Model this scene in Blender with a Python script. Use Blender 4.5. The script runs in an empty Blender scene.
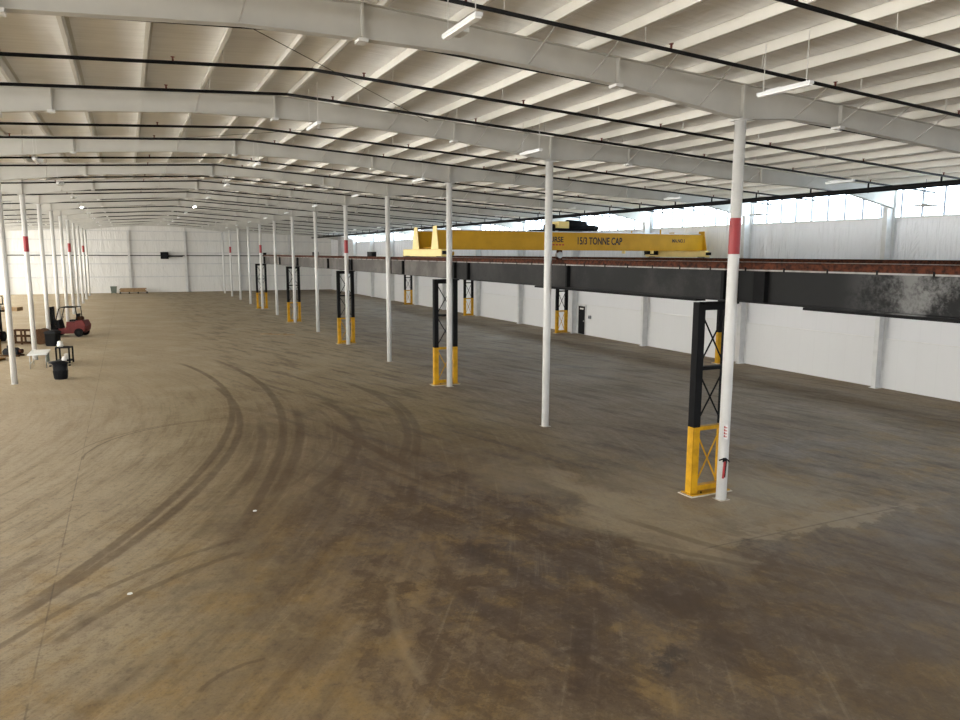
import bpy, math, random
from mathutils import Vector, Matrix
random.seed(7)
C = bpy.context.scene
COL = C.collection
PI = math.pi

# ------------------------------------------------------------------ materials
def nodes_of(m):
    m.use_nodes = True
    nt = m.node_tree
    return nt, nt.nodes, nt.links, nt.nodes['Principled BSDF']

class G:
    """tiny node-graph helper"""
    def __init__(s, nt): s.nt = nt; s.n = nt.nodes; s.l = nt.links
    def put(s, sock, v):
        if hasattr(v, 'links') or isinstance(v, bpy.types.NodeSocket): s.l.new(v, sock)
        else: sock.default_value = v
    def math(s, op, a, b=0.0, c=None, clamp=False):
        n = s.n.new('ShaderNodeMath'); n.operation = op; n.use_clamp = clamp
        s.put(n.inputs[0], a); s.put(n.inputs[1], b)
        if c is not None: s.put(n.inputs[2], c)
        return n.outputs[0]
    def smooth(s, v, a, b, lo=0.0, hi=1.0):
        n = s.n.new('ShaderNodeMapRange'); n.interpolation_type = 'SMOOTHSTEP'
        s.put(n.inputs['Value'], v)
        n.inputs['From Min'].default_value = a; n.inputs['From Max'].default_value = b
        n.inputs['To Min'].default_value = lo; n.inputs['To Max'].default_value = hi
        return n.outputs[0]
    def comb(s, x, y, z=0.0):
        n = s.n.new('ShaderNodeCombineXYZ'); s.put(n.inputs[0], x); s.put(n.inputs[1], y); s.put(n.inputs[2], z)
        return n.outputs[0]
    def noise(s, vec, scale=1.0, detail=4.0, rough=.55):
        n = s.n.new('ShaderNodeTexNoise'); s.l.new(vec, n.inputs['Vector'])
        n.inputs['Scale'].default_value = scale; n.inputs['Detail'].default_value = detail
        n.inputs['Roughness'].default_value = rough
        return n.outputs['Fac']
    def mix(s, f, a, b):
        n = s.n.new('ShaderNodeMix'); n.data_type = 'RGBA'; n.clamp_factor = True
        s.put(n.inputs[0], f)
        for k, v in ((6, a), (7, b)):
            if isinstance(v, tuple): v = v + (1.0,) if len(v) == 3 else v
            s.put(n.inputs[k], v)
        return n.outputs[2]
    def pos(s):
        g = s.n.new('ShaderNodeNewGeometry'); x = s.n.new('ShaderNodeSeparateXYZ')
        s.l.new(g.outputs['Position'], x.inputs[0])
        return x.outputs[0], x.outputs[1], x.outputs[2], g.outputs['Position']
    def bump(s, h, strength, dist, bsdf):
        n = s.n.new('ShaderNodeBump'); n.inputs['Strength'].default_value = strength
        n.inputs['Distance'].default_value = dist
        s.l.new(h, n.inputs['Height']); s.l.new(n.outputs[0], bsdf.inputs['Normal'])

def pbr(name, col, rough=.6, metal=0.0, var=.12, scale=2.0, bump=0.0, col2=None, spec=.4):
    m = bpy.data.materials.new(name)
    nt, n, l, b = nodes_of(m); g = G(nt)
    tc = n.new('ShaderNodeTexCoord')
    f = g.noise(tc.outputs['Object'], scale, 5.0, .6)
    c2 = col2 or tuple(c * (1 - var * 2) for c in col)
    fac = g.smooth(f, .35, .7)
    l.new(g.mix(fac, col, c2), b.inputs['Base Color'])
    b.inputs['Roughness'].default_value = rough; b.inputs['Metallic'].default_value = metal
    b.inputs['Specular IOR Level'].default_value = spec
    if bump: g.bump(g.noise(tc.outputs['Object'], scale * 8, 3), bump, .02, b)
    return m

def emis(name, col, strength):
    m = bpy.data.materials.new(name); nt, n, l, b = nodes_of(m)
    b.inputs['Base Color'].default_value = (.8, .85, .9, 1)
    b.inputs['Emission Color'].default_value = (*col, 1)
    b.inputs['Emission Strength'].default_value = strength
    return m

M = {}
M['white_paint'] = pbr('white_paint', (.64, .635, .61), .45, var=.05, scale=1.2)
M['red_paint'] = pbr('red_paint', (.30, .02, .022), .45, var=.06)
M['girder'] = pbr('girder_primer', (.52, .51, .47), .55, var=.05, scale=.8)
M['purlin'] = pbr('purlin_primer', (.70, .68, .62), .5, var=.04, scale=.6)
M['wallcol'] = pbr('wall_column_primer', (.60, .60, .585), .5, var=.06)
M['pipe'] = pbr('black_pipe', (.007, .007, .0075), .6, var=.1, spec=.15)
M['black'] = pbr('black_steel_paint', (.007, .007, .0075), .7, var=.1, scale=4, spec=.12)
M['yellow'] = pbr('safety_yellow', (.54, .285, .008), .5, var=.16, scale=3, spec=.2)
M['crane'] = pbr('crane_yellow', (.52, .28, .012), .5, var=.07, scale=1.5, spec=.2)
M['cream'] = pbr('pale_and_lit_yellow', (.80, .62, .22), .4, var=.05, scale=1.5)  # pale yellow; on crane ends and trucks, crane yellow with bright light painted in
M['rust'] = pbr('rusty_rail', (.090, .030, .016), .85, var=.3, scale=9, bump=.2, col2=(.018, .011, .009), spec=.1)
M['strut'] = pbr('galvanised', (.62, .61, .58), .4, .3, var=.05)
M['brass'] = pbr('red_fitting', (.13, .03, .022), .6)
M['grout'] = pbr('grout', (.55, .50, .42), .9, var=.15, scale=6, bump=.3)
M['door'] = pbr('black_door_paint', (.007, .007, .008), .6, spec=.1)
M['text'] = pbr('black_lettering', (.02, .018, .015), .6)
M['redtext'] = pbr('red_lettering', (.40, .03, .02), .6)
M['lumber'] = pbr('lumber', (.36, .24, .13), .85, var=.15, scale=5, bump=.2, spec=.1)
M['darkwood'] = pbr('stained_wood', (.06, .030, .014), .85, var=.2, scale=5, spec=.08)
M['orange_wood'] = pbr('orange_timber', (.17, .09, .03), .85, var=.2, scale=5, spec=.1)
M['rubber'] = pbr('tyre_rubber', (.009, .009, .009), .9, var=.1, scale=8, spec=.08)
M['truck_red'] = pbr('forklift_red', (.11, .012, .010), .5, var=.12, scale=3, spec=.2)
M['plastic_white'] = pbr('white_plastic', (.70, .72, .72), .4, var=.03)
M['plastic_black'] = pbr('charcoal_plastic', (.013, .014, .016), .7, var=.12, scale=4, spec=.12)
M['green_grey'] = pbr('faded_green_plastic', (.13, .15, .12), .6, var=.12)
M['paper'] = pbr('crumpled_paper', (.75, .74, .70), .8, var=.05)
M['steel'] = pbr('bare_steel', (.45, .45, .44), .35, .8)
M['mullion'] = pbr('mullion_grey', (.22, .23, .25), .6)
M['lamp_on'] = emis('lit_lamp_lens', (1.0, .97, .9), 30.0)
M['glow_far'] = emis('added_far_glow', (1.0, .985, .95), 5.6)  # glow for the far part of the added left panels
M['flange_edge'] = pbr('bare_flange_highlight', (.30, .29, .27), .6, var=.2, scale=4)  # bare flange edge, its highlight painted in as a lighter grey
M['lamp_off'] = pbr('lamp_diffuser', (.88, .88, .86), .35, var=.02)
M['pane'] = emis('daylit_translucent_pane', (.72, .87, 1.0), 5.2)
M['glow_left'] = emis('added_left_glow', (1.0, .98, .94), 6.5)  # glow for the near part of the added left panels

# corroded mottled black paint of the runway beams
def beam_mat(name, dark, light, lo, hi, ylim=None):
    m = bpy.data.materials.new(name); nt, n, l, b = nodes_of(m); g = G(nt)
    x, y, z, P = g.pos()
    f = g.noise(P, .45, 6, .65); f2 = g.noise(P, 14, 3, .7)
    s = g.math('ADD', f, g.math('MULTIPLY', g.math('SUBTRACT', f2, .5), .18))
    k = g.smooth(s, lo, hi)
    if ylim: k = g.math('MULTIPLY', k, g.smooth(y, ylim, ylim - 2.2))
    l.new(g.mix(k, dark, light), b.inputs['Base Color'])
    b.inputs['Roughness'].default_value = .65; b.inputs['Specular IOR Level'].default_value = .2
    return m
M['beam_black'] = beam_mat('weathered_black_beam', (.008, .008, .008), (.17, .17, .165), .46, .62, 11.0)
M['beam_dark'] = beam_mat('dark_beam', (.009, .009, .009), (.028, .027, .026), .4, .7)
M['beam_grey'] = beam_mat('faded_grey_beam', (.07, .064, .058), (.13, .12, .11), .4, .65)

# wrinkled white insulation facing (side wall) and ribbed back wall
def wall_mat(name, col, axis, rib, wrinkle, dark=(.42, .42, .41), seam_amt=.35, fine=1.0, rough=.42):
    m = bpy.data.materials.new(name); nt, n, l, b = nodes_of(m); g = G(nt)
    x, y, z, P = g.pos(); u = x if axis == 'x' else y
    wob = g.noise(g.comb(u, g.math('MULTIPLY', z, .25)), 1.3, 3)
    str_ = g.noise(g.comb(g.math('MULTIPLY', u, 3.0 * fine), g.math('MULTIPLY', z, .30)), 1.6, 5, .6)
    diag = g.noise(g.comb(g.math('ADD', g.math('MULTIPLY', u, 3.0), g.math('MULTIPLY', z, 2.2)), g.math('MULTIPLY', z, .4)), 1.6, 4, .6)
    h = g.math('ADD', str_, g.math('MULTIPLY', diag, g.smooth(wob, .45, .6)))
    fr = g.math('FRACT', g.math('DIVIDE', u, rib))
    seam = g.math('ABSOLUTE', g.math('SUBTRACT', fr, .5))
    sm = g.smooth(seam, .47, .5)
    c = g.mix(g.math('MULTIPLY', sm, seam_amt), col, dark)
    c = g.mix(g.math('MULTIPLY', g.smooth(wob, .4, .75), seam_amt * .4), c, dark)
    l.new(c, b.inputs['Base Color'])
    b.inputs['Roughness'].default_value = rough
    g.bump(g.math('SUBTRACT', h, g.math('MULTIPLY', sm, seam_amt)), wrinkle, .22, b)
    return m
M['insul'] = wall_mat('white_insulation_facing', (.72, .72, .73), 'y', 1.45, .42, seam_amt=.12, fine=1.5, rough=.26)
M['upper_liner'] = wall_mat('upper_liner_panel', (.62, .62, .62), 'y', .9, .04, (.5, .5, .5), seam_amt=.2)
M['liner'] = wall_mat('white_liner_panel', (.62, .62, .61), 'y', .9, .03, (.50, .50, .49), seam_amt=.18)
M['backwall'] = wall_mat('white_quilted_back_wall', (.68, .67, .635), 'x', .61, .22, seam_amt=.3, fine=1.3)

def deck_mat():
    m = bpy.data.materials.new('roof_insulation'); nt, n, l, b = nodes_of(m); g = G(nt)
    x, y, z, P = g.pos()
    w = g.noise(g.comb(g.math('MULTIPLY', x, .5), g.math('MULTIPLY', y, 7.0)), 1.0, 4, .65)
    big = g.noise(g.comb(x, y), .5, 3)
    st = g.noise(g.comb(g.math('MULTIPLY', x, .8), g.math('MULTIPLY', y, 5.0), 3.0), 1.0, 5, .7)
    c = g.mix(g.smooth(w, .35, .7), (.92, .925, .925), (.84, .845, .845))
    c = g.mix(g.math('MULTIPLY', g.smooth(st, .66, .74), .55), c, (.20, .18, .16))
    c = g.mix(g.math('MULTIPLY', g.smooth(big, .4, .7), .25), c, (.70, .69, .66))
    l.new(c, b.inputs['Base Color']); b.inputs['Roughness'].default_value = .6
    g.bump(w, .6, .05, b)
    return m
M['deck'] = deck_mat()

def floor_mat():
    m = bpy.data.materials.new('dusty_concrete'); nt, n, l, b = nodes_of(m); g = G(nt)
    X, Y, Z, P = g.pos()
    n1 = g.noise(P, .35, 5, .6); n2 = g.noise(P, 1.7, 5, .65); n3 = g.noise(P, 20.0, 4, .75)
    wx = g.math('ADD', X, g.math('MULTIPLY', g.math('SUBTRACT', n1, .5), 3.0))
    wy = g.math('ADD', Y, g.math('MULTIPLY', g.math('SUBTRACT', n2, .5), 2.2))
    def polar(cx, cy):
        dx = g.math('SUBTRACT', X, cx); dy = g.math('SUBTRACT', Y, cy)
        r = g.math('SQRT', g.math('ADD', g.math('MULTIPLY', dx, dx), g.math('MULTIPLY', dy, dy)))
        return r, g.math('ARCTAN2', dy, dx)
    r0, a0 = polar(-26, 31)
    streak = g.noise(g.comb(g.math('MULTIPLY', r0, 2.2), g.math('MULTIPLY', a0, 6.0)), 1.0, 5, .68)
    streakf = g.noise(g.comb(g.math('MULTIPLY', r0, 7.0), g.math('MULTIPLY', a0, 9.0), 5.0), 1.0, 4, .65)
    # sweeping streaks of the lower right, almost along +y
    sx = g.math('ADD', X, g.math('MULTIPLY', Y, .28))
    streak2 = g.noise(g.comb(g.math('MULTIPLY', sx, 2.0), g.math('MULTIPLY', Y, .28), 9.0), 1.0, 5, .7)
    c = g.mix(g.smooth(n1, .3, .7), (.225, .165, .074), (.180, .130, .058))
    def ell(cx, cy, rx, ry, rot=0.0, soft=.6):
        dx = g.math('SUBTRACT', wx, cx); dy = g.math('SUBTRACT', wy, cy)
        ca, sa = math.cos(rot), math.sin(rot)
        u = g.math('DIVIDE', g.math('ADD', g.math('MULTIPLY', dx, ca), g.math('MULTIPLY', dy, sa)), rx)
        v = g.math('DIVIDE', g.math('SUBTRACT', g.math('MULTIPLY', dy, ca), g.math('MULTIPLY', dx, sa)), ry)
        d = g.math('SQRT', g.math('ADD', g.math('MULTIPLY', u, u), g.math('MULTIPLY', v, v)))
        return g.smooth(d, 1.0 - soft, 1.0 + soft, 1.0, 0.0)
    def lay(c, mask, amt, col): return g.mix(g.math('MULTIPLY', mask, amt), c, col)
    # paler in the far half and in a patch at the left
    c = lay(c, g.smooth(wy, 18, 45), .7, (.46, .385, .275))
    c = lay(c, ell(-3.5, 22, 5.0, 14, 0), .8, (.42, .350, .250))
    # crane bay: greyer, cooler slab
    c = lay(c, g.smooth(g.math('SUBTRACT', wx, g.math('MULTIPLY', wy, .06)), 8.5, 13.5), .8, (.210, .165, .122))
    c = lay(c, g.smooth(wx, 27.5, 30.2), .6, (.26, .185, .11))
    # brown worked area in the middle foreground
    for (cx, cy, rx, ry, rot, amt, col) in (
        (6.2, 14.5, 4.2, 8.5, -.15, .72, (.150, .105, .072)),
        (7.6, 11.5, 3.6, 5.0, -.3, .55, (.105, .078, .058)),
        (9.5, 8.0, 3.2, 4.0, -.2, .6, (.12, .088, .062)),
        (5.0, 22.0, 2.6, 8.0, 0, .40, (.18, .135, .10)),
        (3.9, 12.2, 1.6, 1.0, .1, .5, (.30, .215, .115)),
        (2.6, 9.2, 2.6, 2.0, .1, .45, (.27, .19, .10)),
        (12.8, 13.8, 3.4, 2.4, 0, .75, (.30, .245, .165)),
        (10.5, 13.6, .8, 3.4, .1, .65, (.36, .285, .18)),
        (13.8, 11.3, 3.6, .5, .02, .65, (.30, .22, .125)),
        (13.2, 8.3, 3.6, 2.6, 0, .45, (.17, .14, .12)),
        (17.0, 17.0, 6.0, 3.0, 0, .25, (.13, .115, .105)),
        (6.35, 12.6, .45, .9, -.4, .85, (.055, .042, .035)),
        (6.9, 11.3, .8, .45, -.5, .7, (.06, .045, .036)),
        (5.0, 10.75, .5, .55, 0, .65, (.07, .052, .04)),
        (6.8, 8.15, .45, .22, 0, .9, (.045, .038, .032)),
        (8.6, 9.9, .9, .6, .5, .5, (.07, .052, .042)),
        (5.9, 9.6, .25, 1.1, -.2, .6, (.06, .046, .036)),
        ):
        c = lay(c, ell(cx, cy, rx, ry, rot), amt, col)
    # ochre dust in the foreground, then directional streaks
    n5 = g.noise(P, .9, 5, .65); n6 = g.noise(P, 5.5, 6, .75)
    c = lay(c, g.math('MULTIPLY', g.smooth(n5, .46, .66), g.smooth(Y, 22, 12)), .6, (.27, .172, .058))
    c = lay(c, g.math('MULTIPLY', g.smooth(n5, .50, .34), g.smooth(Y, 26, 14)), .35, (.125, .095, .072))
    c = lay(c, g.math('MULTIPLY', g.math('MULTIPLY', g.smooth(streak, .46, .66), g.smooth(Y, 42, 18, .25, 1)), g.smooth(wx, 12, 5)), .45, (.125, .085, .045))
    c = lay(c, g.math('MULTIPLY', g.smooth(streakf, .48, .68), g.smooth(Y, 42, 18, .35, 1)), .28, (.12, .088, .052))
    c = lay(c, g.smooth(streakf, .46, .30), .18, (.42, .35, .24))
    c = lay(c, g.math('MULTIPLY', g.smooth(streak2, .47, .64), g.smooth(X, 2, 6)), .55, (.078, .056, .042))
    c = lay(c, g.math('MULTIPLY', g.smooth(streak2, .46, .30), g.smooth(X, 2, 6)), .16, (.25, .19, .12))
    c = lay(c, g.smooth(n2, .55, .75), .25, (.30, .24, .165))
    c = lay(c, g.smooth(n6, .50, .68), .44, (.095, .068, .048))
    c = lay(c, g.smooth(n6, .48, .30), .25, (.36, .29, .19))
    c = lay(c, g.smooth(n3, .50, .68), .36, (.07, .052, .038))
    blot = g.noise(g.comb(g.math('MULTIPLY', wx, 1.0), g.math('MULTIPLY', wy, .55), 2.0), 1.15, 6, .72)
    dk = ell(7.4, 12.0, 5.2, 7.5, -.2, .5)
    c = lay(c, g.math('MULTIPLY', dk, g.smooth(blot, .44, .62)), .68, (.062, .039, .024))
    c = lay(c, g.math('MULTIPLY', dk, g.smooth(blot, .46, .30)), .42, (.27, .18, .080))
    c = lay(c, g.math('MULTIPLY', g.smooth(X, 6, 11), g.smooth(Y, 13, 9)), .45, (.100, .070, .040))
    # dry dust pad swept around the nearest column, and streaks of dust beside it
    for (cx, cy, rx, ry, amt) in ((12.9, 13.9, 3.6, 2.6, .42), (10.4, 13.4, .7, 3.2, .50), (14.0, 11.25, 3.4, .32, .5), (9.4, 17.0, 1.2, 1.6, .35)):
        c = lay(c, g.math('MULTIPLY', ell(cx, cy, rx, ry, 0, .35), g.smooth(n6, .30, .55, .55, 1)), amt, (.33, .265, .175))
    # tyre tracks: circular arcs on the slab (centre, radius, angle range, width, strength)
    arcs = [(-33.74, 33.56, 37.33, -33, 16, .17, .62), (-25.43, 30.8, 29.0, -38, 9, .17, .62),
            (-40.3, 33.66, 45.6, -23, 14, .20, .60), (-26.96, 31.44, 32.64, -25, -4, .20, .55),
            (-6.5, 26.97, 13.62, -42, 12, .22, .60), (-6.9, 27.2, 13.3, -40, 6, .10, .4),
            (-11.17, 29.68, 20.51, -30, 12, .20, .55), (-12.87, 30.05, 22.55, -28, -2, .18, .5),
            (-23.58, 28.85, 27.63, -21, -4, .20, .5), (-28.0, 31.0, 33.6, -24, -4, .12, .45),
            (2.53, 23.8, 4.05, 90, 180, .05, .6), (2.6, 23.4, 4.6, 80, 165, .05, .45),
            (4.39, 8.39, 7.06, 110, 146, .12, .5), (4.6, 8.0, 8.2, 108, 150, .10, .45),
            (123.5, 37.02, 117.9, 184.0, 190.5, .26, .7),
            (-30.0, 20.0, 36.0, -15, 4, .16, .35), (1.46, 9.62, 1.05, 85, 150, .06, .5),
            (30.0, 25.0, 24.4, 190, 222, .14, .4), (33.0, 20.0, 24.0, 195, 220, .16, .4)]
    wob = g.math('MULTIPLY', g.math('SUBTRACT', n2, .5), .12)
    brk = g.smooth(g.noise(P, 2.2, 4, .7), .22, .52, .45, 1.0)
    tot = None
    for (cx, cy, R, d0_, d1_, w, amt) in arcs:
        r, a = polar(cx, cy)
        if d1_ > 150 and d0_ > 150:
            a = g.math('MODULO', g.math('ADD', a, 2 * PI), 2 * PI)
        d = g.math('ABSOLUTE', g.math('ADD', g.math('SUBTRACT', r, R), wob))
        k = g.smooth(d, w * .45, w * .95, 1, 0)
        lo, hi = math.radians(d0_), math.radians(d1_); e = .05
        k = g.math('MULTIPLY', k, g.math('MULTIPLY', g.smooth(a, lo, lo + e), g.smooth(a, hi - e, hi, 1, 0)))
        k = g.math('MULTIPLY', k, min(amt * 1.12, .85))
        tot = k if tot is None else g.math('MAXIMUM', tot, k)
    c = g.mix(g.math('MULTIPLY', tot, brk), c, (.105, .070, .040))
    # pale scuffed arcs
    r, a = polar(12.33, 9.04)
    k = g.math('MULTIPLY', g.smooth(g.math('ABSOLUTE', g.math('SUBTRACT', r, 8.88)), .02, .12, 1, 0), g.smooth(a, 2.7, 2.85))
    c = lay(c, k, .16, (.40, .32, .20))
    # saw-cut joints
    jx = g.smooth(g.math('ABSOLUTE', g.math('SUBTRACT', X, -1.54)), .006, .02, 1, 0)
    jm = g.math('MULTIPLY', g.math('MULTIPLY', jx, .55), g.smooth(n2, .35, .55))
    jy = g.math('MULTIPLY', g.smooth(g.math('ABSOLUTE', g.math('SUBTRACT', Y, 11.15)), .01, .04, 1, 0),
                g.math('MULTIPLY', g.smooth(X, 10.3, 10.6), g.smooth(X, 16.5, 17, 1, 0)))
    c = lay(c, g.math('MAXIMUM', jm, g.math('MULTIPLY', jy, .5)), .75, (.06, .045, .035))
    l.new(c, b.inputs['Base Color'])
    rr = g.smooth(g.math('ADD', n1, g.math('MULTIPLY', streak, .4)), .4, .95, .5, .8)
    l.new(rr, b.inputs['Roughness']); b.inputs['Specular IOR Level'].default_value = .16
    g.bump(g.math('ADD', n3, g.math('MULTIPLY', streakf, .6)), .12, .02, b)
    return m
M['floor'] = floor_mat()

# ------------------------------------------------------------------ mesh builder
class MB:
    def __init__(s): s.v = []; s.f = []; s.m = []; s.sm = []
    def add(s, vs, fs, mi=0, smooth=False):
        o = len(s.v); s.v += [tuple(v) for v in vs]
        for f in fs: s.f.append(tuple(i + o for i in f)); s.m.append(mi); s.sm.append(smooth)
        return s
    def hexa(s, p, mi=0):
        return s.add(p, [(0, 3, 2, 1), (4, 5, 6, 7), (0, 1, 5, 4), (1, 2, 6, 5), (2, 3, 7, 6), (3, 0, 4, 7)], mi)
    def box(s, x0, x1, y0, y1, z0, z1, mi=0):
        return s.hexa([(x0, y0, z0), (x1, y0, z0), (x1, y1, z0), (x0, y1, z0),
                       (x0, y0, z1), (x1, y0, z1), (x1, y1, z1), (x0, y1, z1)], mi)
    def bar(s, a, b, w, h=None, mi=0):
        a = Vector(a); b = Vector(b); h = h or w; d = (b - a).normalized()
        up = Vector((0, 0, 1)) if abs(d.z) < .95 else Vector((0, 1, 0))
        u = d.cross(up).normalized() * w / 2; v = u.normalized().cross(d) * h / 2
        return s.hexa([a - u - v, a + u - v, a + u + v, a - u + v, b - u - v, b + u - v, b + u + v, b - u + v], mi)
    def tube(s, pts, r, n=10, mi=0, cap=True, r1=None):
        pts = [Vector(p) for p in pts]; vs = []
        for i, p in enumerate(pts):
            d = (pts[min(i + 1, len(pts) - 1)] - pts[max(i - 1, 0)]).normalized()
            up = Vector((0, 0, 1)) if abs(d.z) < .9 else Vector((1, 0, 0))
            u = d.cross(up).normalized(); w = u.cross(d)
            rr = r if r1 is None else r + (r1 - r) * i / (len(pts) - 1)
            for k in range(n):
                t = 2 * PI * k / n; vs.append(p + (u * math.cos(t) + w * math.sin(t)) * rr)
        fs = [(i * n + k, i * n + (k + 1) % n, (i + 1) * n + (k + 1) % n, (i + 1) * n + k)
              for i in range(len(pts) - 1) for k in range(n)]
        s.add(vs, fs, mi, True)
        if cap:
            o = len(s.v) - len(vs); q = (len(pts) - 1) * n
            s.f.append(tuple(o + k for k in range(n))[::-1]); s.m.append(mi); s.sm.append(False)
            s.f.append(tuple(o + q + k for k in range(n))); s.m.append(mi); s.sm.append(False)
        return s
    def lathe(s, prof, n=20, c=(0, 0, 0), mi=0):
        vs = [(c[0] + r * math.cos(2 * PI * k / n), c[1] + r * math.sin(2 * PI * k / n), c[2] + z)
              for r, z in prof for k in range(n)]
        fs = [(i * n + k, i * n + (k + 1) % n, (i + 1) * n + (k + 1) % n, (i + 1) * n + k)
              for i in range(len(prof) - 1) for k in range(n)]
        return s.add(vs, fs, mi, True)
    def prism(s, poly, axis, a, b, mi=0):
        """2-D polygon extruded along an axis; poly in the other two axes (cyclic order)"""
        def P(u, v, t): return {'x': (t, u, v), 'y': (u, t, v), 'z': (u, v, t)}[axis]
        n = len(poly); vs = [P(u, v, a) for u, v in poly] + [P(u, v, b) for u, v in poly]
        fs = [tuple(range(n)), tuple(range(n, 2 * n))[::-1]] + [(i, i + n, (i + 1) % n + n, (i + 1) % n) for i in range(n)]
        return s.add(vs, fs, mi)
    def build(s, name, mats, parent=None, bevel=0.0, loc=None):
        me = bpy.data.meshes.new(name); me.from_pydata(s.v, [], s.f)
        mats = mats if isinstance(mats, (list, tuple)) else [mats]
        for m in mats: me.materials.append(m)
        me.polygons.foreach_set('material_index', s.m)
        me.polygons.foreach_set('use_smooth', s.sm)
        me.update(); me.validate()
        import bmesh
        bm = bmesh.new(); bm.from_mesh(me); bmesh.ops.recalc_face_normals(bm, faces=bm.faces); bm.to_mesh(me); bm.free()
        o = bpy.data.objects.new(name, me); COL.objects.link(o)
        if parent: o.parent = parent
        if loc: o.location = loc
        if bevel:
            md = o.modifiers.new('bevel', 'BEVEL'); md.width = bevel; md.segments = 2; md.limit_method = 'ANGLE'
        return o

def thing(name, label, cat, loc=(0, 0, 0), rz=0.0, group=None):
    o = bpy.data.objects.new(name, None); COL.objects.link(o)
    o.location = loc; o.rotation_euler = (0, 0, rz); o.empty_display_size = .2
    o['label'] = label; o['category'] = cat
    if group: o['group'] = group
    return o
def tag(o, label, cat, group=None):
    o['label'] = label; o['category'] = cat
    if group: o['group'] = group
    return o
def struct(o): o['kind'] = 'structure'; return o
def dup(root, loc, label, rz=None, group=None):
    r = root.copy(); COL.objects.link(r); r.location = loc; r['label'] = label
    if rz is not None: r.rotation_euler = (0, 0, rz)
    if group: r['group'] = group
    def rec(a, b):
        for ch in list(a.children):
            c = ch.copy(); COL.objects.link(c); c.parent = b; rec(ch, c)
    rec(root, r)
    return r
ORD = ['first', 'second', 'third', 'fourth', 'fifth', 'sixth', 'seventh', 'eighth', 'ninth', 'tenth', 'eleventh',
       'twelfth', 'thirteenth', 'fourteenth', 'fifteenth', 'sixteenth', 'seventeenth', 'eighteenth', 'nineteenth', 'twentieth']

# ------------------------------------------------------------------ the building's grid
RX, D0, S, NF = 4.0, 13.41, 8.62, 13            # ridge x, first frame y, bay, frames
FY = [D0 + S * i for i in range(NF)]             # 13.4 .. 116.9
XR, XL, WR, WL = 13.0, -4.97, 31.0, -23.0
YB, Y0 = 123.8, -8.0                             # back wall, open near end
def top(x): return 10.38 - .0565 * abs(x - RX)
PH = .24
_bz = [(0, 9.76), (2, 9.75), (5.5, 9.52), (9, 9.10), (10.5, 9.22), (12.3, 9.16), (17, 8.84), (23, 8.66), (25.2, 8.26), (26.6, 8.0)]
def bot(x):
    d = abs(x - RX)
    for (a, za), (b, zb) in zip(_bz, _bz[1:]):
        if d <= b: return za + (zb - za) * (d - a) / (b - a)
    return _bz[-1][1]

# floor
struct(MB().box(-60, 60, -70, YB + .3, -.2, 0).build('floor', M['floor']))
# ceiling: two slopes of insulated deck
c = MB()
for a, b in ((WL - .3, RX), (RX, WR + .3)):
    za, zb = top(a) + PH, top(b) + PH
    c.hexa([(a, Y0, za), (b, Y0, zb), (b, YB + .3, zb), (a, YB + .3, za),
            (a, Y0, za + .12), (b, Y0, zb + .12), (b, YB + .3, zb + .12), (a, YB + .3, za + .12)])
struct(c.build('ceiling', M['deck']))

# right wall: liner to 2.25, wrinkled facing above, girt ledges; windows over z 7.68
WZ = 7.68
w = MB()
w.box(WR, WR + .3, Y0, YB + .3, 5.78, WZ, 0)
w.box(WR, WR + .3, Y0, YB + .3, 2.25, 5.78, 2)
w.box(WR - .07, WR + .3, Y0, YB + .3, 0.0, 2.25, 1)
w.box(WR, WR + .3, Y0, FY[0] - S * 2, WZ, top(WR) + PH, 0)
w.box(WR, WR + .3, FY[11], YB + .3, WZ, top(WR) + PH, 0)
struct(w.build('wall_right', [M['insul'], M['liner'], M['upper_liner']]))
t = MB()
t.box(WR - .10, WR, Y0, YB, 2.25, 2.275)
struct(t.build('trim_1', M['strut']))
t = MB(); t.box(WR - .12, WR, Y0, YB, 5.74, 5.80); struct(t.build('trim_2', M['wallcol']))
t = MB(); t.box(WR - .08, WR, Y0, YB, WZ - .05, WZ + .02); struct(t.build('trim_3', M['wallcol']))
# windows: one glazed strip per bay with its mullions
ys = [FY[0] - 2 * S, FY[0] - S] + FY[:12]
for i, (a, b) in enumerate(zip(ys, ys[1:])):
    o = struct(MB().box(WR + .05, WR + .09, a, b, WZ, top(WR) + PH - .02).build('window_%d' % (i + 1), M['pane']))
    for k in range(10):
        y = a + (b - a) * (k + .0) / 9
        if k == 9: continue
        MB().box(WR - .06, WR + .05, y - .035, y + .035, WZ, top(WR) + PH - .02).build('mullion', M['mullion'], o)
# left wall (outside the frame): tall glowing panels added to light the hall from the left
w = MB()
w.box(WL - .3, WL, Y0, YB + .3, 0, 2.2)
w.box(WL - .3, WL, Y0, YB + .3, 8.0, top(WL) + PH)
struct(w.build('wall_left', M['insul']))
for i in range(13):
    a = Y0 + i * (YB - Y0) / 13; b = a + (YB - Y0) / 13
    z0_ = 2.2
    struct(MB().box(WL - .1, WL - .05, a, b, z0_, 8.0).build('window_%d' % (i + 20), M['glow_left' if i < 6 else 'glow_far']))  # unseen glowing panel, added for its light
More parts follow.
